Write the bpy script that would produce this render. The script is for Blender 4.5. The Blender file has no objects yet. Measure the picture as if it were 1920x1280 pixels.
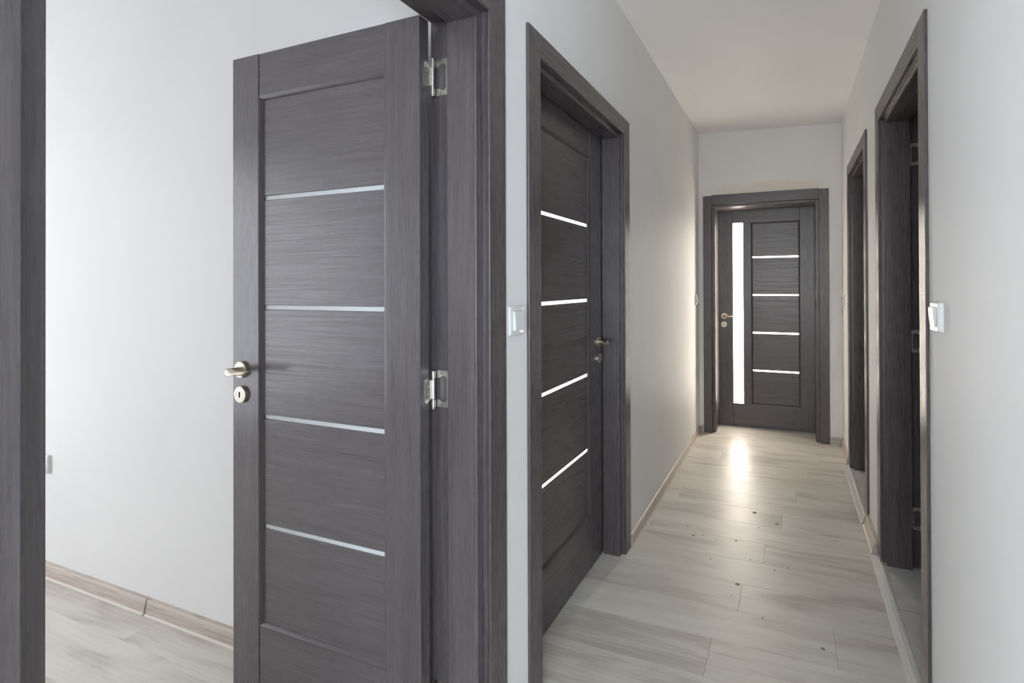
import bpy, bmesh, math, random
from mathutils import Vector, Matrix, Euler
random.seed(7)
S = bpy.context.scene
COL = S.collection
PI = math.pi

# ------------------------------------------------------------------ camera, world, lights, exposure
CAM_H = 1.2887
F_PX, CX, CY = 946.13, 1115.22, 529.73
cam_d = bpy.data.cameras.new('camera')
cam = bpy.data.objects.new('camera', cam_d); COL.objects.link(cam)
cam_d.sensor_fit = 'HORIZONTAL'; cam_d.sensor_width = 36.0
cam_d.lens = 36.0 * F_PX / 1920
cam_d.shift_x = (960 - CX) / 1920
cam_d.shift_y = (CY - 640) / 1920
cam_d.clip_start = 0.02
cam.location = (0, 0, CAM_H)
cam.rotation_mode = 'QUATERNION'
cam.rotation_quaternion = (Matrix.Rotation(0.3686, 3, 'Z') @ Matrix.Rotation(PI / 2 + 0.0047, 3, 'X') @ Matrix.Rotation(-0.0041, 3, 'Z')).to_quaternion()
S.camera = cam

w = bpy.data.worlds.new('world'); S.world = w; w.use_nodes = True
bg = w.node_tree.nodes['Background']
bg.inputs['Color'].default_value = (0.72, 0.84, 1.0, 1); bg.inputs['Strength'].default_value = 1.0

def area(name, loc, rot, sx, sy, power, col):
    d = bpy.data.lights.new(name, 'AREA'); d.shape = 'RECTANGLE'; d.size = sx; d.size_y = sy
    d.energy = power; d.color = col
    o = bpy.data.objects.new(name, d); COL.objects.link(o); o.location = loc; o.rotation_euler = rot
    return o
# daylight arriving at the windows, plus one added fill lamp (area lamps stand just outside the panes)
area('daylight_room_window', (-4.62, -0.70, 1.25), (0, -PI / 2, 0), 2.3, 3.2, 81, (0.955, 0.96, 1.0))
area('daylight_hall_window', (1.85, -3.32, 1.25), (PI / 2, 0, 0), 2.0, 2.2, 352, (0.73, 0.855, 1.0))
area('fill_hall_end', (-0.17, -3.32, 1.40), (PI / 2, 0, 0), 0.85, 1.9, 56, (1.0, 0.97, 0.93))  # added fill from straight behind the viewer, lifts end wall, ceiling and floor
area('daylight_second_room', (-4.62, 2.6, 1.50), (0, -PI / 2, 0), 1.4, 1.4, 80, (0.95, 0.97, 1.0))
S.view_settings.view_transform = 'Standard'
S.view_settings.look = 'None'
S.view_settings.gamma = 1.0
S.view_settings.use_curve_mapping = False
S.view_settings.exposure = 0.0
S.cycles.max_bounces = 14; S.cycles.diffuse_bounces = 8; S.cycles.glossy_bounces = 4

# ------------------------------------------------------------------ helpers
def new_bm(): return bmesh.new()

def add_box(bm, x0, x1, y0, y1, z0, z1, bev=0.0, seg=1):
    if x0 > x1: x0, x1 = x1, x0
    if y0 > y1: y0, y1 = y1, y0
    r = bmesh.ops.create_cube(bm, size=1)
    for v in r['verts']:
        v.co = Vector((x0 + (v.co.x + .5) * (x1 - x0), y0 + (v.co.y + .5) * (y1 - y0), z0 + (v.co.z + .5) * (z1 - z0)))
    if bev > 0:
        es = list({e for v in r['verts'] for e in v.link_edges})
        bmesh.ops.bevel(bm, geom=es, offset=bev, segments=seg, affect='EDGES', profile=.5)

def add_prism(bm, pts, h0, h1, axis='z'):
    """polygon pts (a,b) extruded along an axis"""
    def mk(a, b, h):
        return {'z': (a, b, h), 'y': (a, h, b), 'x': (h, a, b)}[axis]
    lo = [bm.verts.new(mk(a, b, h0)) for a, b in pts]
    hi = [bm.verts.new(mk(a, b, h1)) for a, b in pts]
    n = len(pts)
    fs = [bm.faces.new(lo), bm.faces.new(hi)]
    for i in range(n):
        fs.append(bm.faces.new((lo[i], lo[(i + 1) % n], hi[(i + 1) % n], hi[i])))
    bmesh.ops.recalc_face_normals(bm, faces=fs)

def add_loft(bm, rings, cap=True):
    vs = [[bm.verts.new(p) for p in r] for r in rings]
    n = len(vs[0]); fs = []
    for a, b in zip(vs, vs[1:]):
        for i in range(n):
            fs.append(bm.faces.new((a[i], a[(i + 1) % n], b[(i + 1) % n], b[i])))
    if cap:
        fs.append(bm.faces.new(vs[0])); fs.append(bm.faces.new(vs[-1]))
    bmesh.ops.recalc_face_normals(bm, faces=fs)

def add_lathe_y(bm, cx, cz, prof, n=32):
    """turned solid about the y axis; prof = [(radius, y)...]"""
    rings = [[(cx + r * math.cos(2 * PI * i / n), y, cz + r * math.sin(2 * PI * i / n)) for i in range(n)] for r, y in prof]
    add_loft(bm, rings)

def add_cyl_z(bm, cx, cy, z0, z1, r, n=16):
    rings = [[(cx + rr * math.cos(2 * PI * i / n), cy + rr * math.sin(2 * PI * i / n), z) for i in range(n)]
             for rr, z in ((r * .8, z0), (r, z0 + r * .2), (r, z1 - r * .2), (r * .8, z1))]
    add_loft(bm, rings)

def obj(name, bm, mat, parent=None, smooth=False):
    me = bpy.data.meshes.new(name); bm.to_mesh(me); bm.free()
    if mat: me.materials.append(mat)
    if smooth:
        me.polygons.foreach_set('use_smooth', [True] * len(me.polygons))
        me.set_sharp_from_angle(angle=math.radians(38))
    o = bpy.data.objects.new(name, me); COL.objects.link(o)
    if parent: o.parent = parent
    return o

def box(name, x0, x1, y0, y1, z0, z1, mat, parent=None, bev=0.0, seg=1):
    bm = new_bm(); add_box(bm, x0, x1, y0, y1, z0, z1, bev, seg)
    return obj(name, bm, mat, parent)

def tag(o, label=None, cat=None, group=None, kind=None):
    if label: o['label'] = label
    if cat: o['category'] = cat
    if group: o['group'] = group
    if kind: o['kind'] = kind
    return o

def empty(name, loc, rz=0.0):
    o = bpy.data.objects.new(name, None); COL.objects.link(o)
    o.location = loc; o.rotation_euler = (0, 0, rz); o.empty_display_size = .1
    return o

# ------------------------------------------------------------------ materials
def mat_new(name):
    m = bpy.data.materials.new(name); m.use_nodes = True
    nt = m.node_tree; b = nt.nodes['Principled BSDF']
    return m, nt, b
def N(nt, t, **kw):
    n = nt.nodes.new(t)
    for k, v in kw.items():
        if k in n.inputs: n.inputs[k].default_value = v
        else: setattr(n, k, v)
    return n
def L(nt, a, ao, b, bi): nt.links.new(a.outputs[ao], b.inputs[bi])
def ramp(nt, stops):
    r = nt.nodes.new('ShaderNodeValToRGB')
    el = r.color_ramp.elements
    while len(el) < len(stops): el.new(.5)
    for e, (p, c) in zip(el, stops): e.position = p; e.color = (*c, 1) if len(c) == 3 else c
    return r
def mapped(nt, scale, coord='Object'):
    tc = nt.nodes.new('ShaderNodeTexCoord'); mp = nt.nodes.new('ShaderNodeMapping')
    mp.inputs['Scale'].default_value = scale
    L(nt, tc, coord, mp, 'Vector'); return mp

def simple(name, col, rough, metal=0.0, spec=0.5):
    m, nt, b = mat_new(name)
    b.inputs['Base Color'].default_value = (*col, 1); b.inputs['Roughness'].default_value = rough
    b.inputs['Metallic'].default_value = metal; b.inputs['Specular IOR Level'].default_value = spec
    return m

WD, WM, WL = (0.053, 0.0440, 0.0465), (0.074, 0.0625, 0.0655), (0.104, 0.090, 0.094)
def wood(name, s_big, s_fine, s_pore, r0, r1_):
    m, nt, b = mat_new(name)
    mp = mapped(nt, s_big)
    n1 = N(nt, 'ShaderNodeTexNoise', Scale=1.0, Detail=5.0, Roughness=.6, Distortion=.6); L(nt, mp, 0, n1, 'Vector')
    mp2 = mapped(nt, s_fine)
    n2 = N(nt, 'ShaderNodeTexNoise', Scale=1.0, Detail=3.0, Roughness=.65); L(nt, mp2, 0, n2, 'Vector')
    mx = N(nt, 'ShaderNodeMath', operation='MULTIPLY_ADD'); mx.inputs[1].default_value = .55
    L(nt, n1, 'Fac', mx, 0)
    m2 = N(nt, 'ShaderNodeMath', operation='MULTIPLY'); m2.inputs[1].default_value = .45; L(nt, n2, 'Fac', m2, 0)
    L(nt, m2, 0, mx, 2)
    r = ramp(nt, [(.34, WD), (.5, WM), (.68, WL)]); L(nt, mx, 0, r, 'Fac'); L(nt, r, 'Color', b, 'Base Color')
    mp3 = mapped(nt, s_pore)
    n3 = N(nt, 'ShaderNodeTexNoise', Scale=1.0, Detail=2.0, Roughness=.6); L(nt, mp3, 0, n3, 'Vector')
    rr = N(nt, 'ShaderNodeMapRange'); rr.inputs['To Min'].default_value = r0; rr.inputs['To Max'].default_value = r1_
    rr.inputs['From Min'].default_value = .35; rr.inputs['From Max'].default_value = .65
    L(nt, n3, 'Fac', rr, 'Value'); L(nt, rr, 0, b, 'Roughness')
    b.inputs['Specular IOR Level'].default_value = .75
    return m
WOOD_V = wood('dark_oak_upright_grain', (60, 60, 1.6), (300, 300, 5), (420, 420, 10), .23, .40)
WOOD_H = wood('dark_oak_level_grain', (1.6, 20, 60), (5, 60, 300), (5, 60, 420), .25, .40)

def wallmat(name, col, patch=False):
    m, nt, b = mat_new(name)
    mp = mapped(nt, (1, 1, 1))
    n1 = N(nt, 'ShaderNodeTexNoise', Scale=1.6, Detail=3.0); L(nt, mp, 0, n1, 'Vector')
    c2 = tuple(c * .965 for c in col)
    r = ramp(nt, [(.35, c2), (.65, col)]); L(nt, n1, 'Fac', r, 'Fac')
    out = (r, 'Color')
    if patch:   # ochre filler smeared along the top of the end door casing
        sx = N(nt, 'ShaderNodeSeparateXYZ'); L(nt, mp, 0, sx, 0)
        nz = N(nt, 'ShaderNodeTexNoise', Scale=9.0, Detail=4.0); L(nt, mp, 0, nz, 'Vector')
        def band(src, out_, lo, hi, soft):
            a = N(nt, 'ShaderNodeMapRange', interpolation_type='SMOOTHSTEP'); L(nt, src, out_, a, 'Value')
            a.inputs['From Min'].default_value = lo - soft; a.inputs['From Max'].default_value = lo + soft
            c = N(nt, 'ShaderNodeMapRange', interpolation_type='SMOOTHSTEP'); L(nt, src, out_, c, 'Value')
            c.inputs['From Min'].default_value = hi - soft; c.inputs['From Max'].default_value = hi + soft
            c.inputs['To Min'].default_value = 1; c.inputs['To Max'].default_value = 0
            p = N(nt, 'ShaderNodeMath', operation='MULTIPLY'); L(nt, a, 0, p, 0); L(nt, c, 0, p, 1); return p
        px = band(sx, 'X', -.62, .25, .05)
        zz = N(nt, 'ShaderNodeMath', operation='MULTIPLY_ADD'); zz.inputs[1].default_value = .16
        L(nt, nz, 'Fac', zz, 0); L(nt, sx, 'Z', zz, 2)
        pz = band(zz, 0, 2.10, 2.225, .02)
        pp = N(nt, 'ShaderNodeMath', operation='MULTIPLY'); L(nt, px, 0, pp, 0); L(nt, pz, 0, pp, 1)
        p3 = N(nt, 'ShaderNodeMath', operation='MULTIPLY'); L(nt, pp, 0, p3, 0); p3.inputs[1].default_value = .5
        mixn = N(nt, 'ShaderNodeMix', data_type='RGBA'); L(nt, p3, 0, mixn, 'Factor')
        L(nt, r, 'Color', mixn, 6); mixn.inputs[7].default_value = (.72, .66, .55, 1)
        out = (mixn, 2)
    nt.links.new(out[0].outputs[out[1]], b.inputs['Base Color'])
    n2 = N(nt, 'ShaderNodeTexNoise', Scale=38.0, Detail=3.0); L(nt, mp, 0, n2, 'Vector')
    bp = N(nt, 'ShaderNodeBump', Strength=.10, Distance=.003); L(nt, n2, 'Fac', bp, 'Height'); L(nt, bp, 'Normal', b, 'Normal')
    b.inputs['Roughness'].default_value = .6; b.inputs['Specular IOR Level'].default_value = .3
    return m
WALL = wallmat('white_wall_paint', (.80, .795, .785))
WALL_END = wallmat('white_wall_paint_filler', (.80, .795, .785), True)
CEIL = wallmat('ceiling_paint', (.875, .87, .86))

def plankmat():
    m, nt, b = mat_new('pale_oak_laminate')
    tc = nt.nodes.new('ShaderNodeTexCoord'); oi = nt.nodes.new('ShaderNodeObjectInfo')
    off = N(nt, 'ShaderNodeVectorMath', operation='SCALE'); L(nt, oi, 'Location', off, 0); off.inputs['Scale'].default_value = 3.7
    ad = N(nt, 'ShaderNodeVectorMath', operation='ADD'); L(nt, tc, 'Object', ad, 0); L(nt, off, 0, ad, 1)
    def mpd(sc):
        mp = nt.nodes.new('ShaderNodeMapping'); mp.inputs['Scale'].default_value = sc; L(nt, ad, 0, mp, 'Vector'); return mp
    n1 = N(nt, 'ShaderNodeTexNoise', Scale=1.0, Detail=4.0, Distortion=1.2); L(nt, mpd((1.6, 9, 1)), 0, n1, 'Vector')
    n2 = N(nt, 'ShaderNodeTexNoise', Scale=1.0, Detail=4.0, Roughness=.7); L(nt, mpd((7, 170, 1)), 0, n2, 'Vector')
    wv = N(nt, 'ShaderNodeTexWave', bands_direction='Y', Scale=1.0, Distortion=9.0, Detail=2.0); wv.inputs['Detail Scale'].default_value = .5
    L(nt, mpd((2.2, 16, 1)), 0, wv, 'Vector')
    a = N(nt, 'ShaderNodeMath', operation='MULTIPLY_ADD'); a.inputs[1].default_value = .66; L(nt, n1, 'Fac', a, 0)
    c = N(nt, 'ShaderNodeMath', operation='MULTIPLY_ADD'); c.inputs[1].default_value = .22; L(nt, n2, 'Fac', c, 0); L(nt, c, 0, a, 2)
    d = N(nt, 'ShaderNodeMath', operation='MULTIPLY'); d.inputs[1].default_value = .04; L(nt, wv, 'Fac', d, 0); L(nt, d, 0, c, 2)
    rnd = N(nt, 'ShaderNodeMath', operation='MULTIPLY_ADD'); rnd.inputs[1].default_value = .085; L(nt, oi, 'Random', rnd, 0); L(nt, a, 0, rnd, 2)
    r = ramp(nt, [(.36, (.48, .445, .39)), (.48, (.62, .588, .525)), (.66, (.71, .682, .62))]); L(nt, rnd, 0, r, 'Fac')
    L(nt, r, 'Color', b, 'Base Color'); b.inputs['Specular IOR Level'].default_value = .55
    rr = N(nt, 'ShaderNodeMapRange'); rr.inputs['To Min'].default_value = .33; rr.inputs['To Max'].default_value = .47
    L(nt, n1, 'Fac', rr, 'Value'); L(nt, rr, 0, b, 'Roughness')
    bp = N(nt, 'ShaderNodeBump', Strength=.16, Distance=.0008); L(nt, n2, 'Fac', bp, 'Height'); L(nt, bp, 'Normal', b, 'Normal')
    return m
PLANK = plankmat()

def skirtmat():
    m, nt, b = mat_new('oak_print_skirting')
    mp = mapped(nt, (4, 4, 120))
    n1 = N(nt, 'ShaderNodeTexNoise', Scale=1.0, Detail=5.0, Distortion=1.5); L(nt, mp, 0, n1, 'Vector')
    r = ramp(nt, [(.35, (.38, .315, .265)), (.65, (.55, .48, .42))]); L(nt, n1, 'Fac', r, 'Fac'); L(nt, r, 'Color', b, 'Base Color')
    b.inputs['Roughness'].default_value = .33
    return m
SKIRT = skirtmat()
SKIRT_LIP = simple('skirting_lip', (.60, .54, .46), .35)  # paler than the board; on the top strip it paints a highlight
SKIRT_CAP = simple('skirting_cap_plastic', (.44, .385, .32), .4)

def tilemat():
    m, nt, b = mat_new('grey_porcelain_tile')
    mp = mapped(nt, (1, 1, 1))
    n1 = N(nt, 'ShaderNodeTexNoise', Scale=7.0, Detail=6.0, Roughness=.7); L(nt, mp, 0, n1, 'Vector')
    r = ramp(nt, [(.3, (.40, .40, .39)), (.7, (.56, .56, .545))]); L(nt, n1, 'Fac', r, 'Fac'); L(nt, r, 'Color', b, 'Base Color')
    b.inputs['Roughness'].default_value = .5
    return m
TILE = tilemat()
GROUT = simple('dark_grout', (.06, .06, .06), .9)
SUBFLOOR = simple('floor_underlay', (.12, .11, .10), .9)
STEEL = simple('satin_nickel', (.62, .59, .54), .32, 1.0)
BRONZE = simple('antique_brass', (.54, .49, .405), .36, 1.0)
BRONZE_D = simple('antique_brass_groove', (.10, .075, .055), .5, .8)
SCREW = simple('screw_steel', (.42, .41, .40), .35, 1.0)
MOULD = simple('dark_oak_moulding', (.066, .0555, .058), .30)
BLACK = simple('dark_hole', (.006, .006, .006), .9)
PLASTIC = simple('white_switch_plastic', (.68, .69, .685), .25)
PLASTIC_D = simple('switch_gap', (.22, .225, .225), .6)
RED = simple('red_indicator', (.55, .05, .03), .3)
ALU = simple('satin_aluminium', (.72, .735, .72), .42, .55)
ALU_D = simple('aluminium_groove', (.22, .23, .22), .6, .4)
WINFRAME = simple('white_window_frame', (.8, .8, .8), .4)
CRUMB = simple('plaster_crumb', (.30, .27, .23), .8)
SEAL = simple('black_rubber_seal', (.02, .02, .02), .6)

def frosted(name, col):
    m, nt, b = mat_new(name)
    b.inputs['Base Color'].default_value = (*col, 1); b.inputs['Roughness'].default_value = .25
    tr = N(nt, 'ShaderNodeBsdfTranslucent'); tr.inputs['Color'].default_value = (*col, 1)
    mx = N(nt, 'ShaderNodeMixShader', Fac=.4); L(nt, b, 0, mx, 1); L(nt, tr, 0, mx, 2)
    L(nt, mx, 0, nt.nodes['Material Output'], 'Surface'); return m
FROST = frosted('frosted_glass', (.86, .88, .87))
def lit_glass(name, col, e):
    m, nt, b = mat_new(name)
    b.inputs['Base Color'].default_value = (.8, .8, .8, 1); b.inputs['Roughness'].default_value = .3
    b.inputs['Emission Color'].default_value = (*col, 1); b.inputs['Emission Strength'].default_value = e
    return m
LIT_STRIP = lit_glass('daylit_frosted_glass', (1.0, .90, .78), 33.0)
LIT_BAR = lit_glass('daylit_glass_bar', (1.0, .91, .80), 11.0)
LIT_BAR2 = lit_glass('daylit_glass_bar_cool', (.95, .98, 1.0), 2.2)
def clearpane():
    m, nt, b = mat_new('window_glass')
    t = N(nt, 'ShaderNodeBsdfTransparent'); g = N(nt, 'ShaderNodeBsdfGlossy', Roughness=.02)
    mx = N(nt, 'ShaderNodeMixShader', Fac=.06); L(nt, t, 0, mx, 1); L(nt, g, 0, mx, 2)
    L(nt, mx, 0, nt.nodes['Material Output'], 'Surface'); return m
PANE = clearpane()

# ------------------------------------------------------------------ dimensions
XL, XR, D = -.7441, .3912, 4.4767
XLB, XRB = XL - .158, XR + .145          # far sides of the two corridor walls
RY = 1.2322                              # wall of the left room that the open door leans on
ZT = 2.70
TC = .010                                # casing proud of the wall
def zc(x): return 2.613 - (x - XL) / (XR - XL) * .034   # the corridor ceiling is slightly out of level

# ------------------------------------------------------------------ structure: walls
def struct(o, label, cat): return tag(o, label, cat, kind='structure')
def wall(name, boxes, mat, label):
    bm = new_bm()
    for b_ in boxes: add_box(bm, *b_)
    return struct(obj(name, bm, mat), label, 'wall')

d1 = dict(a=.1895, b=1.219, ci=.082, top=2.0876, hd=.076)      # casing outer extents along Y
d2 = dict(a=1.352, b=2.385, ci=.080, top=2.0876, hd=.076)
r1 = dict(a=1.776, b=2.715, ci=.081, top=2.117, hd=.077)
r2 = dict(a=3.050, b=3.985, ci=.083, top=2.119, hd=.077)
de = dict(a=-.706, b=.297, ci=.072, top=2.061, hd=.079)
CUT = .045                                                    # rough opening inside the casing outer edge
def span(d): return d['a'] + CUT, d['b'] - CUT, d['top'] - CUT
def side_wall(x0, x1, y0, y1, ds):
    out = []; y = y0
    for d in ds:
        a, b_, t = span(d)
        out.append((x0, x1, y, a, 0, ZT)); out.append((x0, x1, a, b_, t, ZT)); y = b_
    out.append((x0, x1, y, y1, 0, ZT)); return out
HY = -.70                             # corner where the hall behind the viewer widens to the right
wall('wall_left', side_wall(XLB, XL, -3.15, D, [d1, d2]), WALL, 'white painted corridor wall on the left with two dark doorways')
wall('wall_right', side_wall(XR, XRB, HY, D, [r1, r2]) + [(XRB, 3.22, HY, HY + .145, 0, ZT), (3.10, 3.22, -3.15, HY, 0, ZT)], WALL, 'white painted corridor wall on the right with two open doorways')
a, b_, t = span(de)
wall('wall_end', [(XLB, a, D, D + .30, 0, ZT), (b_, XRB, D, D + .30, 0, ZT), (a, b_, D, D + .30, t, ZT)], WALL_END,
     'white corridor end wall around the dark door with the tall glass strip')
wall('wall_room_far', [(-4.45, XLB, RY, RY + .10, 0, ZT)], WALL, 'bright white room wall behind the open door at left')
# left room: west wall with window, south wall
wy0, wy1, wz0, wz1 = -2.30, .90, .10, 2.40
wall('wall_room_west', [(-4.57, -4.45, -3.15, wy0, 0, ZT), (-4.57, -4.45, wy1, 3.75, 0, ZT), (-4.57, -4.45, wy0, wy1, 0, wz0), (-4.57, -4.45, wy0, wy1, wz1, ZT)][:1]
     + [(-4.57, -4.45, wy1, 1.9, 0, ZT), (-4.57, -4.45, 3.3, 3.75, 0, ZT), (-4.57, -4.45, 1.9, 3.3, 0, .8), (-4.57, -4.45, 1.9, 3.3, 2.2, ZT),
        (-4.57, -4.45, wy0, wy1, 0, wz0), (-4.57, -4.45, wy0, wy1, wz1, ZT)], WALL, 'white outer wall of the left rooms with windows')
wall('wall_room_near', [(-4.57, XLB, -3.27, -3.15, 0, ZT)], WALL, 'white near wall of the left room behind the viewer')
wall('wall_second_room', [(-4.57, XLB, 3.75, 3.87, 0, ZT)], WALL, 'white far wall of the closed second room')
# hall behind the viewer, with a glazed opening
hx0, hx1, hz0, hz1 = .85, 2.85, .15, 2.35
ex0, ex1, ez0 = -.60, .26, .45  # opening added in the back wall for the fill lamp
wall('wall_hall_back', [(XL, ex0, -3.27, -3.15, 0, ZT), (ex1, hx0, -3.27, -3.15, 0, ZT), (ex0, ex1, -3.27, -3.15, 0, ez0), (ex0, ex1, -3.27, -3.15, hz1, ZT), (hx1, 3.22, -3.27, -3.15, 0, ZT), (hx0, hx1, -3.27, -3.15, 0, hz0), (hx0, hx1, -3.27, -3.15, hz1, ZT)], WALL,
     'white wall behind the viewer around a tall window')
# tiled rooms on the right
wall('wall_tiled_room', [(2.30, 2.42, 1.2, 4.6, 0, ZT), (XRB, 2.42, 1.08, 1.2, 0, ZT), (XRB, 2.42, 2.82, 2.94, 0, ZT), (XRB, 2.42, 4.6, 4.72, 0, ZT)], WALL,
     'plain walls of the tiled rooms behind the right doorways')

def make_window(name, label, x0, x1, y0, y1, z0, z1, along):
    root = empty(name, ((x0 + x1) / 2, (y0 + y1) / 2, z0)); root['kind'] = 'structure'; tag(root, label, 'window')
    W = (y1 - y0) if along == 'y' else (x1 - x0); H = z1 - z0; f = .06
    def bx_(n, a0, a1, c0, c1, q0, q1, m):
        if along == 'y': return box(n, q0, q1, a0, a1, c0, c1, m, root, .004)
        return box(n, a0, a1, q0, q1, c0, c1, m, root, .004)
    for s in (-1, 1): bx_('frame_post', s * W / 2, s * (W / 2 - f), 0, H, -.03, .03, WINFRAME)
    for z in (0, H - f): bx_('frame_rail', -W / 2 + f, W / 2 - f, z, z + f, -.03, .03, WINFRAME)
    bx_('mullion', -.03, .03, f, H - f, -.028, .028, WINFRAME)
    for s in (-1, 1): bx_('pane', s * .03, s * (W / 2 - f), f, H - f, -.004, .004, PANE)
make_window('window_1', 'white framed window of the left room, outside the view', -4.54, -4.48, wy0, wy1, wz0, wz1, 'y')
make_window('window_2', 'wide white window of the hall behind the viewer, outside the view', hx0, hx1, -3.24, -3.18, hz0, hz1, 'x')
make_window('fill_window', 'added narrow white window straight behind the viewer, unseen, for the fill light', ex0, ex1, -3.24, -3.18, ez0, hz1, 'x')  # unseen window, added to frame the fill lamp
make_window('window_3', 'white framed window of the closed second room', -4.54, -4.48, 1.9, 3.3, .8, 2.2, 'y')

# ceilings
def slab(name, x0, x1, y0, y1, f, mat, label):
    bm = new_bm()
    add_prism(bm, [(x0, f(x0)), (x1, f(x1)), (x1, f(x1) + .06), (x0, f(x0) + .06)], y0, y1, 'y')
    return struct(obj(name, bm, mat), label, 'ceiling')
slab('ceiling', XL, XR, -3.15, D, zc, CEIL, 'plain white corridor ceiling')
slab('ceiling', XR, 3.10, -3.15, HY, lambda x: 2.60, CEIL, 'white ceiling of the hall behind the viewer')
slab('ceiling', -4.45, XLB, -3.15, RY, lambda x: 2.62, CEIL, 'white ceiling of the left room, above the view')
slab('ceiling', -4.45, XLB, RY + .10, 3.75, lambda x: 2.62, CEIL, 'white ceiling of the closed second room')
slab('ceiling', XRB, 2.30, 1.2, 4.6, lambda x: 2.60, CEIL, 'white ceiling of the tiled rooms')

# floor: base slab and laminate planks
struct(box('floor', XRB, 3.10, -3.15, HY, -.06, 0, simple('hall_laminate', (.44, .415, .365), .35)), 'pale floor of the hall behind the viewer', 'floor')
fl = struct(box('floor', -4.57, XRB, -3.27, D + .32, -.06, -.0085, SUBFLOOR), 'pale grey oak laminate floor of corridor and left room', 'floor')
PW, Y0 = .193, 1.873
mesh_cache = {}
def plank(x0, x1, y0, y1):
    key = (round(x1 - x0, 3), round(y1 - y0, 3))
    if key not in mesh_cache:
        bm = new_bm(); hx, hy = (x1 - x0) / 2, (y1 - y0) / 2
        add_box(bm, -hx + .0003, hx - .0003, -hy + .0003, hy - .0003, -.0085, 0, .0006)
        me = bpy.data.meshes.new('plank'); bm.to_mesh(me); bm.free(); me.materials.append(PLANK); mesh_cache[key] = me
    o = bpy.data.objects.new('plank', mesh_cache[key]); COL.objects.link(o)
    o.location = ((x0 + x1) / 2, (y0 + y1) / 2, 0); o.parent = fl
XE = XR + .004
r0 = int(math.floor((-.9 - Y0) / PW)); rn = int(math.ceil((D + .3 - Y0) / PW))
for k in range(r0, rn):
    ya, yb = Y0 + k * PW, min(Y0 + (k + 1) * PW, D + .30)
    xmin = -3.9 if yb < RY + .12 else -.95
    LP = 1.26
    x = XE - ((k * .47) % 1.0) * LP
    if XE - x < .12: x -= .25
    plank(x, XE, ya, yb)
    while x > xmin:
        x2 = max(x - LP, xmin); 
        if x2 - xmin < .1: x2 = xmin
        plank(x2, x, ya, yb); x = x2
# tiled floor on the right
ft = struct(box('floor', XR + .004, 2.30, 1.2, 4.6, -.06, .006, GROUT), 'grey tiled floor behind the right doorways', 'floor')
TZ = .014
tx = [XR - .0018, .99, 1.59, 2.19, 2.30]; ty = [1.2] + [2.277 + .6 * k for k in (-1, 0, 1, 2, 3)] + [4.6]
for i in range(len(tx) - 1):
    for j in range(len(ty) - 1):
        box('tile', tx[i] + .001, tx[i + 1] - .001, ty[j] + .0022, ty[j + 1] - .0022, .004, TZ, TILE, ft, .0008)

# ------------------------------------------------------------------ door frames (trim) – local x along the opening, y into the wall, front faces -y
def frame(name, label, root_loc, rz, d, depth, stop_d, flip=False, hskew=0.0, back=True, bt=.012):
    W = d['b'] - d['a']; ci, H, hd = d['ci'], d['top'], d['hd']
    root = empty(name, root_loc, rz); tag(root, label, 'door frame', kind='structure')
    bv = .0018
    SP, S0 = .027, .0135
    box('casing', 0, ci, -TC, 0, 0, H, WOOD_V, root, bv, 2)
    box('casing', W - ci, W, -TC, 0, 0, H, WOOD_V, root, bv, 2)
    box('head_casing', ci, W - ci, -TC, 0, H - hd, H + hskew, WOOD_H, root, bv, 2)
    # jamb boards lining the wall
    jt = .030
    box('jamb', ci - jt, ci, 0, depth, 0, H - hd + jt, WOOD_V, root)
    box('jamb', W - ci, W - ci + jt, 0, depth, 0, H - hd + jt, WOOD_V, root)
    box('head_jamb', ci, W - ci, 0, depth, H - hd, H - hd + jt, WOOD_H, root)
    # door stops, proud of the jamb
    box('door_stop', ci, ci + SP, S0, stop_d, 0, H - hd, WOOD_V, root, bv, 2)
    box('door_stop', W - ci - SP, W - ci, S0, stop_d, 0, H - hd, WOOD_V, root, bv, 2)
    box('head_stop', ci + SP, W - ci - SP, S0, stop_d, H - hd - SP + .005, H - hd, WOOD_H, root, bv, 2)
    if back:
        box('back_casing', ci - .08, ci - .003, depth, depth + bt, 0, H - .002, WOOD_V, root, bv)
        box('back_casing', W - ci + .003, W - ci + .08, depth, depth + bt, 0, H - .002, WOOD_V, root, bv)
        box('back_head_casing', ci - .006, W - ci + .006, depth, depth + bt, H - hd + .006, H - .002, WOOD_H, root, bv)
    return root
frame('trim_1', 'nearest dark wood door frame on the left, around the open door', (XL, d1['a'], 0), PI / 2, d1, .160, .105, bt=.022)
frame('trim_2', 'dark wood frame of the closed door on the left side', (XL, d2['a'], 0), PI / 2, d2, .160, .098)
frame('trim_3', 'dark wood frame of the corridor end door with overlapping head piece', (de['a'], D, 0), 0, de, .31, .272, hskew=.006, back=False)
frame('trim_4', 'nearest dark wood frame on the right wall with a steel hinge inside', (XR, r1['b'], 0), -PI / 2, r1, .146, .114)
frame('trim_5', 'farther dark wood frame on the right wall, by the end door', (XR, r2['b'], 0), -PI / 2, r2, .146, .114)

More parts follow.
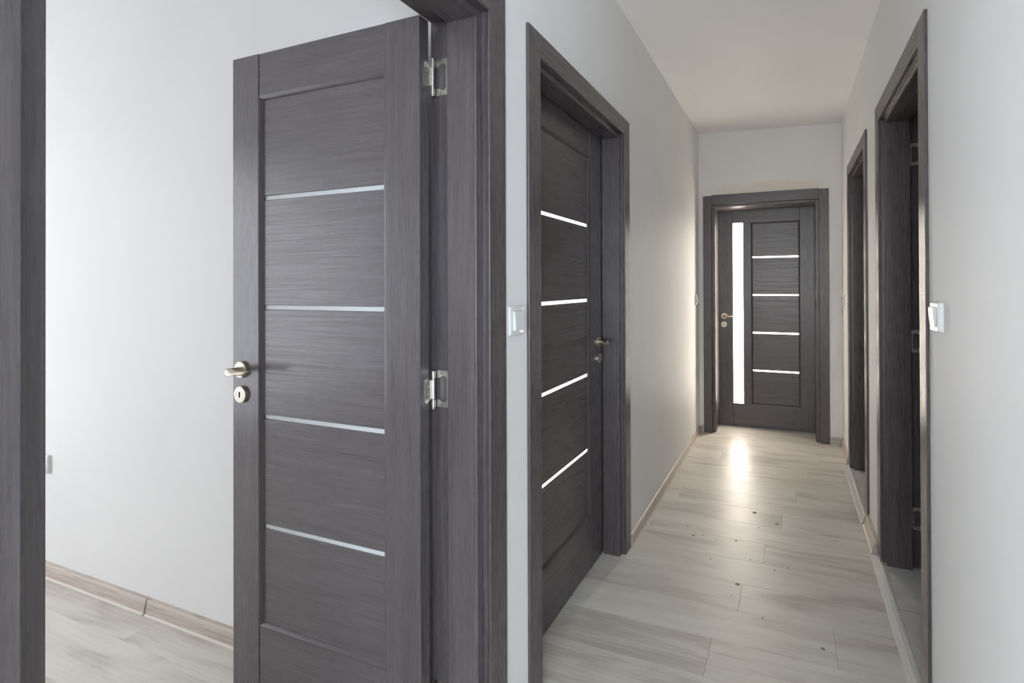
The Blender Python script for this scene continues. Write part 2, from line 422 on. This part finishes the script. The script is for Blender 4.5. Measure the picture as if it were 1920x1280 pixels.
# ------------------------------------------------------------------ door leaves
def add_ring(bm, x0, x1, z0, z1, w_, y0, y1):
    """mitred moulding ring: outer edge at depth y0, falling to depth y1 at the inner edge"""
    o = [(x0, z0), (x1, z0), (x1, z1), (x0, z1)]
    i = [(x0 + w_, z0 + w_), (x1 - w_, z0 + w_), (x1 - w_, z1 - w_), (x0 + w_, z1 - w_)]
    prof = [(0, y0), (.30, y0 + .0008), (.62, y0 + (y1 - y0) * .35), (.88, y0 + (y1 - y0) * .72), (1, y1)]
    lay = []
    for t_, y in prof:
        lay.append([bm.verts.new((a_[0] + (b__[0] - a_[0]) * t_, y, a_[1] + (b__[1] - a_[1]) * t_)) for a_, b__ in zip(o, i)])
    for p, q in ((x0, z0), (x1, z0)): pass
    backo = [bm.verts.new((a_[0], y1 + .004, a_[1])) for a_ in o]
    backi = [bm.verts.new((a_[0], y1 + .004, a_[1])) for a_ in i]
    lay = [backo] + lay + [backi]
    fs = []
    for A, B in zip(lay, lay[1:] + lay[:1]):
        for k in range(4):
            fs.append(bm.faces.new((A[k], A[(k + 1) % 4], B[(k + 1) % 4], B[k])))
    bmesh.ops.recalc_face_normals(bm, faces=fs)

def lever_handle(root, x, z, dr, face=0.0, out=-1):
    """rose with a twisted lever; dr = direction of the lever along x; out = -1 front face, +1 back face"""
    def Y(v): return face + out * v
    bm = new_bm()
    add_lathe_y(bm, x, z, [(.0262, Y(0)), (.0262, Y(.0075)), (.0245, Y(.0095)), (.0165, Y(.0098)), (.0162, Y(.0090)), (.0148, Y(.0090)), (.0145, Y(.0100)), (.004, Y(.0102))])
    rose = obj('handle_rose', bm, BRONZE, root, True)
    bm = new_bm(); rings = []
    n = 20
    path = [  # offset along lever, out of face, half height, half thickness, twist
        (0, .009, .0092, .0092, 0), (0, .030, .0088, .0088, 0), (.001, .040, .0094, .0090, 0), (.006, .049, .0110, .0090, .05),
        (.014, .0545, .0122, .0070, .25), (.026, .056, .0126, .0052, .6), (.040, .056, .0128, .0046, 1.0), (.054, .0555, .0126, .0050, 1.35),
        (.070, .055, .0122, .0064, 1.62), (.086, .0545, .0118, .0084, 1.75), (.098, .054, .0114, .0092, 1.8), (.1005, .054, .0100, .0080, 1.8)]
    pts = [Vector((p[0], p[1])) for p in path]
    for i, (s, o_, hh, ht, tw) in enumerate(path):
        t_ = (pts[min(i + 1, len(pts) - 1)] - pts[max(i - 1, 0)]).normalized()
        nrm = Vector((-t_.y, t_.x))
        ring = []
        for k in range(n):
            q = 2 * PI * k / n
            u, v = ht * math.cos(q), hh * math.sin(q)
            u, v = u * math.cos(tw) - v * math.sin(tw), u * math.sin(tw) + v * math.cos(tw)
            skew = .010 * math.cos(q) if i >= len(path) - 2 else 0
            ring.append((x + dr * (s + nrm.x * u + skew), Y(o_ + nrm.y * u), z + v))
        rings.append(ring)
    add_loft(bm, rings)
    obj('lever_handle', bm, BRONZE, root, True)
    return rose

def escutcheon(root, x, z, face=0.0, out=-1):
    def Y(v): return face + out * v
    bm = new_bm()
    add_lathe_y(bm, x, z, [(.0262, Y(0)), (.0262, Y(.0075)), (.0245, Y(.0095)), (.0165, Y(.0098)), (.0162, Y(.0090)), (.0150, Y(.0090)), (.0147, Y(.0097)), (.003, Y(.0097))])
    e = obj('keyhole_escutcheon', bm, BRONZE, root, True)
    bm = new_bm(); pts = []
    for k in range(12):
        q = PI * k / 11; pts.append((x + .0032 * math.cos(q), z + .0065 + .0032 * math.sin(q)))
    for k in range(12):
        q = PI + PI * k / 11; pts.append((x + .0032 * math.cos(q), z - .0065 + .0032 * math.sin(q)))
    add_prism(bm, pts, Y(.0060), Y(.0101), 'y')
    obj('keyhole', bm, BLACK, e)

def door_leaf(name, label, loc, rz, W, H, z0, hx, hz, hdir, spec, bar_mat, z_top, z_bot, b1, bs, bar_label=None, thick=.040, glass=None, back_handle=False):
    """spec: (left stile, panel x0, panel x1); panels between z_bot and z_top, bars at b1 - k*bs"""
    root = empty(name, loc, rz); tag(root, label, 'door', kind='structure')
    ls, p0, p1 = spec
    bv = .0016
    box('stile', 0, ls, 0, thick, z0, H, WOOD_V, root, bv, 2)
    box('stile', p1, W, 0, thick, z0, H, WOOD_V, root, bv, 2)
    box('top_rail', ls + .0006, p1 - .0006, .0018, thick - .0018, z_top, H, WOOD_H, root, bv, 2)
    box('bottom_rail', ls + .0006, p1 - .0006, .0018, thick - .0018, z0, z_bot, WOOD_H, root, bv, 2)
    if glass:
        g0, g1 = glass
        box('mullion', g1, p0, 0, thick, z_bot + .0005, z_top - .0005, WOOD_V, root, bv, 2)
        box('glass_strip', g0, g1, .010, .018, z_bot, z_top, LIT_STRIP, root)['label'] = 'tall bright frosted glass strip'
        box('glazing_bead', g0, g0 + .006, .003, .010, z_bot, z_top, WOOD_V, root, .001)
        box('glazing_bead', g1 - .006, g1, .003, .010, z_bot, z_top, WOOD_V, root, .001)
    mw, md = .013, .0095
    bm = new_bm(); add_ring(bm, p0, p1, z_bot, z_top, mw, .0004, md)
    obj('panel_moulding', bm, MOULD, root)
    bm = new_bm(); bar_h = .0135
    edges = [z_top - .004] + sum([[b1 - k * bs + bar_h / 2, b1 - k * bs - bar_h / 2] for k in range(4)], []) + [z_bot + .004]
    bm.free()
    for k in range(5):
        zt, zb = edges[2 * k], edges[2 * k + 1]
        box('panel', p0 + .004, p1 - .004, md, thick - md, zb, zt, WOOD_H, root, .0012)
    for k in range(4):
        zb = b1 - k * bs
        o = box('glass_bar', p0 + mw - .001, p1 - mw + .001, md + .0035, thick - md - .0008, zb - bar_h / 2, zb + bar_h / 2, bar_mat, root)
        if bar_label: o['label'] = bar_label
    lever_handle(root, hx, hz, hdir); escutcheon(root, hx, hz - .0775)
    if back_handle:
        lever_handle(root, hx, hz, hdir, thick, 1); escutcheon(root, hx, hz - .0775, thick, 1)
    return root

ZP, ZB, B1, BS = 1.876, .243, 1.5555, .3373
leaf1 = door_leaf('door_1', 'open dark wood door at left with thin pale glass bars, leaning by a white wall', (-1.645, 1.0780, 0), 0, .733, 2.0075, .010, .044, 1.029, 1,
                  (.117, .117, .617), FROST, ZP, ZB, 1.5615, BS, 'thin frosted glass bar', thick=.036)
leaf2 = door_leaf('door_2', 'closed dark wood door on the left wall with four bright horizontal bars', (XL - .1005, 1.440, 0), PI / 2, .852, 2.004, .008, .785, 1.021, -1,
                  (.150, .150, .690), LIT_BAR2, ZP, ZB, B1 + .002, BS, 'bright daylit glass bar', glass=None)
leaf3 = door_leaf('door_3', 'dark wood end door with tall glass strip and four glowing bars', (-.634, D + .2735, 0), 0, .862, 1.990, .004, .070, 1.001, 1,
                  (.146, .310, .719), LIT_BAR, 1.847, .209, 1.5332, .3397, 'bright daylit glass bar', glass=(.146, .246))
leaf4 = door_leaf('door_4', 'dark wood door swung open inside the nearest right doorway', (XR + .166, r1['b'] - r1['ci'] - .045, 0), 0, .78, 2.03, .022, .72, 1.03, -1,
                  (.14, .14, .64), FROST, ZP, ZB, B1, BS)
leaf5 = door_leaf('door_5', 'dark wood door swung open inside the farther right doorway', (XR + .166, r2['b'] - r2['ci'] - .045, 0), 0, .78, 2.03, .022, .72, 1.03, -1,
                  (.14, .14, .64), FROST, ZP, ZB, B1, BS)

# leaf edge strip of the open door (dark laminate edge with black rebate line)
# hinges: jamb plate with a cut-out, leaf plate nested in it, knuckle of three barrels, screws
def hinge(root, loc_xy, zc_, sx=1, leaf=True, jy=None):
    """in the root's local space: pin at loc_xy, jamb plate runs +x (sx) in the plane y = jy facing -y; leaf plate on the leaf edge running -y"""
    px, py = loc_xy; h = .0500
    X = lambda v: px + sx * v
    bm = new_bm()
    # C-shaped jamb plate
    # split into strips to keep faces convex
    for quad in ([(-.001, h), (.054, h), (.054, .0365), (.022, .0365), (.016, .0330), (.010, .0290), (-.001, .0300)],
                 [(-.001, -h), (-.001, -.0300), (.010, -.0290), (.016, -.0330), (.022, -.0365), (.054, -.0365), (.054, -h)],
                 [(.0365, -.0365), (.0365, .0365), (.054, .0365), (.054, -.0365)],
                 [(.030, .0365), (.0365, .0365), (.0365, .0300)], [(.030, -.0365), (.0365, -.0300), (.0365, -.0365)]):
        add_prism(bm, [(X(a), zc_ + b) for a, b in quad], jy - .0022, jy, 'y')
    plate = obj('hinge', bm, STEEL, root)
    for (a, b) in ((.018, .0435), (.043, .025), (.043, -.025), (.018, -.0435)):
        bm = new_bm(); add_lathe_y(bm, X(a), zc_ + b, [(.0052, jy - .002), (.0048, jy - .0030), (.0018, jy - .0032), (.0012, jy - .0026)], 14)
        obj('screw', bm, SCREW, plate, True)
    bm = new_bm(); r = .0055
    for z0_, z1_ in ((-h, -.0275), (.0275, h)): add_cyl_z(bm, px, py, zc_ + z0_, zc_ + z1_, r)
    obj('knuckle', bm, STEEL, plate, True)
    bm = new_bm(); add_cyl_z(bm, px, py, zc_ - .027, zc_ + .027, r)
    obj('knuckle', bm, STEEL, plate, True)
    bm = new_bm(); add_cyl_z(bm, px, py, zc_ - h - .004, zc_ - h + .002, r * .8); obj('pin_tip', bm, STEEL, plate, True)
    if leaf:
        lx = leaf
        q = [(0, .024), (-.010, .026), (-.020, .033), (-.026, .034), (-.030, .030), (-.030, -.030), (-.026, -.034), (-.020, -.033), (-.010, -.026), (0, -.024)]
        bm = new_bm(); add_prism(bm, [(py + a, zc_ + b) for a, b in q], lx, lx + .0022, 'x')
        lp = obj('hinge_leaf_plate', bm, STEEL, plate)
        bm = new_bm()
        for a, b in ((-.024, .026), (-.016, .010), (-.016, -.010), (-.024, -.026)):
            add_box(bm, lx + .002, lx + .0030, py + a - .0028, py + a + .0028, zc_ + b - .0028, zc_ + b + .0028, .0009)
        s_ = obj('screw_heads', bm, SCREW, plate)
# door 1: root at (-1.645,1.078); local pin
for zc_ in (1.859, 1.007, .158):
    hinge(leaf1, (.738, .047), zc_, 1, .7332, jy=(d1['b'] - d1['ci']) - 1.078)
# right doorways: hinges on the far jamb
for lf, d in ((leaf4, r1), (leaf5, r2)):
    for zc_ in (1.870, 1.030, .235):
        o0 = lf.location
        hinge(lf, (-.006, d['b'] - d['ci'] - o0[1] - .006), zc_, -1, None, jy=d['b'] - d['ci'] - o0[1])

# ------------------------------------------------------------------ skirting boards
def skirting(name, label, p0, p1, nrm, t=.020, h=.058, start=0, end=0):
    """extruded profile from p0 to p1 (xy), nrm = direction into the room"""
    p0, p1, nrm = Vector((*p0, 0)), Vector((*p1, 0)), Vector((*nrm, 0))
    prof = [(0, 0.0003), (t * .90, 0.0003), (t * .95, .006), (t * .86, .010), (t * .80, .022), (t * .74, .036), (t * .62, .046), (t * .52, h - .007), (0, h - .007)]
    lip_b = [(t * .84, .0003), (t * 1.12, .0003), (t * 1.08, .0030), (t * .95, .0075), (t * .86, .0085)]
    lip_t = [(0, h - .0085), (t * .62, h - .0100), (t * .60, h - .0060), (t * .50, h - .0055), (0, h - .0055)]  # thin strip whose paler colour stands for the highlight under the crown
    crown = [(0, h - .0055), (t * .50, h - .0055), (t * .42, h - .0015), (t * .2, h), (0, h)]
    root = empty(name, p0); tag(root, label, 'skirting board', kind='structure')
    def ex(n, pr, mat):
        bm = new_bm(); rings = []
        for q in (p0, p1): rings.append([q - p0 + nrm * a_ + Vector((0, 0, z)) for a_, z in pr])
        add_loft(bm, rings); obj(n, bm, mat, root)
    ex('board', prof, SKIRT); ex('foot_lip', lip_b, SKIRT_LIP); ex('top_lip_highlight', lip_t, SKIRT_LIP); ex('crown', crown, SKIRT)
    dirv = (p1 - p0).normalized(); Ln = (p1 - p0).length
    def cap(s):
        big = [(a_ * 1.06 + .0012, z * 1.0 + .0008) for a_, z in [(0, 0), (t * 1.05, 0), (t * 1.02, .006), (t * .90, .012), (t * .86, .022), (t * .80, .036), (t * .66, .047), (t * .50, h - .001), (0, h)]]
        bm = new_bm(); rings = []
        for q in (s - .0045, s + .0045): rings.append([dirv * q + nrm * a_ + Vector((0, 0, z)) for a_, z in big])
        add_loft(bm, rings); obj('joint_cap', bm, SKIRT_CAP, root)
    return root, cap
_, c = skirting('baseboard_room', 'pale oak skirting board of the white room behind the open door, with joint cap', (-4.45, RY), (XLB - .10, RY), (0, -1), t=.021, h=.060)
c(4.45 - 2.372)
_, c = skirting('baseboard_left', 'pale oak skirting along the left corridor wall beyond the closed door', (XL, d2['b'] + .001), (XL, D), (1, 0), t=.016, h=.056)
c(.006); 
skirting('baseboard_left', 'short pale oak skirting between the two left door frames', (XL, d1['b'] + .001), (XL, d2['a'] - .001), (1, 0), t=.010, h=.056)
skirting('baseboard_end', 'tiny pale oak skirting piece left of the end door', (XL + .016, D), (de['a'] - .001, D), (0, -1), t=.016)
skirting('baseboard_end', 'short pale oak skirting piece right of the end door', (de['b'] + .001, D), (XR - .018, D), (0, -1), t=.016)
_, c = skirting('baseboard_right', 'pale oak skirting on the right wall beyond the farther doorway', (XR, r2['b'] + .001), (XR, D), (-1, 0), t=.020)
c(.006)
_, c = skirting('baseboard_right', 'glossy pale skirting between the two right doorways', (XR, r1['b'] + .001), (XR, r2['a'] - .001), (-1, 0), t=.032, h=.056)
c(.006); c(r2['a'] - r1['b'] - .008)
skirting('baseboard_right', 'pale skirting on the right wall nearest the viewer, below the view', (XR, -2.0), (XR, r1['a'] - .001), (-1, 0), t=.020)

# aluminium thresholds in the right doorways
def threshold(name, label, d):
    y0, y1 = d['a'] + .004, d['b'] - .004
    root = empty(name, (XR, y0, 0)); tag(root, label, 'threshold strip')
    Ln = y1 - y0
    bm = new_bm()
    add_prism(bm, [(-.042, .0004), (-.0405, .0040), (-.0165, .0075), (-.0165, .0004)], 0, Ln, 'y'); obj('base_strip', bm, ALU, root)
    bm = new_bm()
    for q in (-.036, -.031, -.026, -.021):
        z = .0040 + (q + .0405) / .024 * .0035
        add_prism(bm, [(q, z - .0002), (q + .0008, z - .0001), (q + .0008, z + .0006), (q, z + .0005)], 0, Ln, 'y')
    obj('ribs', bm, ALU, root)
    bm = new_bm(); add_prism(bm, [(-.0165, .0004), (-.0165, .0060), (-.0150, .0060), (-.0150, .0004)], 0, Ln, 'y'); obj('groove', bm, ALU_D, root)
    bm = new_bm(); add_prism(bm, [(-.0150, .0004), (-.0150, .0130), (-.0135, .0150), (-.0025, .0158), (-.0010, .0146), (-.0010, .0004)], 0, Ln, 'y'); obj('cover_strip', bm, ALU, root)
    return root
threshold('threshold_strip', 'aluminium threshold strip in the nearest right doorway', r1)
threshold('threshold_strip', 'aluminium threshold strip in the farther right doorway', r2)

# ------------------------------------------------------------------ switches and socket: local x across, front faces -y
def rrect(x0, x1, z0, z1, r, n=5):
    pts = []
    for cx, cz, a0 in ((x1 - r, z1 - r, 0), (x0 + r, z1 - r, PI / 2), (x0 + r, z0 + r, PI), (x1 - r, z0 + r, 3 * PI / 2)):
        for k in range(n + 1):
            q = a0 + PI / 2 * k / n; pts.append((cx + r * math.cos(q), cz + r * math.sin(q)))
    return pts
def light_switch(label, loc, rz, w_=.082, h_=.084, t=.009, tilt=.0045, red=False, pro=.003, name='light_switch', cat='switch'):
    root = empty(name, loc, rz); tag(root, label, cat)
    bm = new_bm()
    rings = []
    for ins, y in ((0, 0), (0, -t * .45), (.0015, -t * .8), (.0040, -t)):
        rings.append([(a_, y, z) for a_, z in rrect(-w_ / 2 + ins, w_ / 2 - ins, -h_ / 2 + ins, h_ / 2 - ins, .006)])
    add_loft(bm, rings); obj('cover_plate', bm, PLASTIC, root, True)
    iw, ih = .052, .054
    bm = new_bm(); add_prism(bm, rrect(-iw / 2 - .0008, iw / 2 + .0008, -ih / 2 - .0008, ih / 2 + .0008, .002, 3), -t - .0003, -t + .001, 'y')
    obj('rocker_gap', bm, PLASTIC_D, root)
    # tilted, gently bowed rocker
    bm = new_bm(); rings = []
    m_ = 8
    for i in range(m_ + 1):
        f = i / m_; z = -ih / 2 + f * ih
        yo = -t - pro - (tilt * (1 - f) if tilt > 0 else -tilt * f) - .0012 * math.sin(PI * f)
        rings.append([(-iw / 2, -t + .001, z), (-iw / 2, yo + .0006, z), (-iw / 2 + .0012, yo, z), (iw / 2 - .0012, yo, z), (iw / 2, yo + .0006, z), (iw / 2, -t + .001, z)])
    add_loft(bm, rings); obj('rocker', bm, PLASTIC, root)
    if red:
        bm = new_bm(); add_lathe_y(bm, 0, .012, [(.0075, -t - .001), (.0075, -t - .0105), (.005, -t - .0115)], 14); obj('red_indicator', bm, RED, root, True)['label'] = 'small red indicator'
    return root
light_switch('white rocker switch on the narrow wall between the two left door frames', (XL, 1.281, 1.187), PI / 2, w_=.084, h_=.086, t=.010, pro=.005)
light_switch('white rocker switch by the nearest right door frame, seen almost edge on', (XR, 1.668, 1.195), -PI / 2, w_=.085, h_=.085, t=.014, tilt=-.005)
light_switch('small white switch far down the left wall near the end door', (XL, 4.30, 1.160), PI / 2, t=.010, tilt=.006)
light_switch('tiny white switch with red light on the right wall beside the farther doorway', (XR, 4.30, 1.165), -PI / 2, t=.010, red=True)
# socket on the room wall, mostly hidden behind the near frame
root = empty('wall_socket', (-3.127, RY, .498)); tag(root, 'white wall socket peeping out beside the leftmost dark frame', 'socket')
bm = new_bm(); rings = []
for ins, y in ((0, 0), (0, -.006), (.0015, -.010), (.004, -.012)):
    rings.append([(a_, y, z) for a_, z in rrect(-.041 + ins, .041 - ins, -.041 + ins, .041 - ins, .006)])
add_loft(bm, rings); obj('cover_plate', bm, PLASTIC, root, True)
bm = new_bm(); add_lathe_y(bm, 0, 0, [(.022, -.0124), (.0215, -.0135), (.0195, -.0135), (.019, -.0125), (.003, -.0123)], 24); obj('socket_well', bm, PLASTIC_D, root, True)

# ------------------------------------------------------------------ plaster crumbs on the laminate
crumb_px = [(1415, 961, 9), (1457, 982, 9), (1289, 986, 4), (1300, 1003, 8), (1318, 1003, 4), (1221, 983, 4), (1344, 1011, 4), (1380, 1013, 6), (1423, 989, 4), (1407, 1049, 4),
            (1383, 1095, 10), (1332, 1048, 4), (1478, 1064, 4), (1452, 1069, 5), (1430, 1158, 5), (1543, 1216, 9), (1372, 1116, 4), (1566, 1013, 4)]
def ground_point(u, v):
    a_, b2 = (u - CX) / F_PX, (v - CY) / F_PX
    d_ = cam.rotation_quaternion @ Vector((a_, -b2, -1))
    k = -CAM_H / d_.z
    return d_.x * k, d_.y * k
proto_c = None
for i, (u, v, s) in enumerate(crumb_px):
    gx, gy = ground_point(u, v)
    if proto_c is None:
        bm = new_bm(); n = 9
        rr = [.8 + .4 * random.random() for _ in range(n)]
        add_loft(bm, [[(q * r * math.cos(2 * PI * k / n), q * r * math.sin(2 * PI * k / n), z) for k, r in enumerate(rr)] for q, z in ((1, 0.0002), (.8, .12), (.35, .2))])
        o = proto_c = obj('plaster_crumb', bm, CRUMB, None, True)
    else:
        o = proto_c.copy(); COL.objects.link(o)
    rad = s * .5 / F_PX * math.hypot(gx, gy) * .9
    o.location = (gx, gy, 0); o.scale = (rad, rad * 1.1, min(rad, .006) * .9); o.rotation_euler = (0, 0, i * 1.3)
    big = {0: 'larger plaster flake on the corridor floor just right of the bright window reflection',
           1: 'larger plaster flake right of centre on the corridor floor, beyond the middle',
           3: 'larger plaster flake on the left half of the corridor floor',
           10: 'largest plaster flake, in the middle of the corridor floor',
           15: 'plaster flake nearest the viewer, at the lower right of the corridor floor'}
    if i in big: tag(o, big[i], 'plaster flake', 'larger plaster flakes on the corridor floor')
    else: tag(o, 'tiny speck of dried plaster on the pale corridor laminate', 'plaster flake', 'tiny plaster specks on the corridor floor')
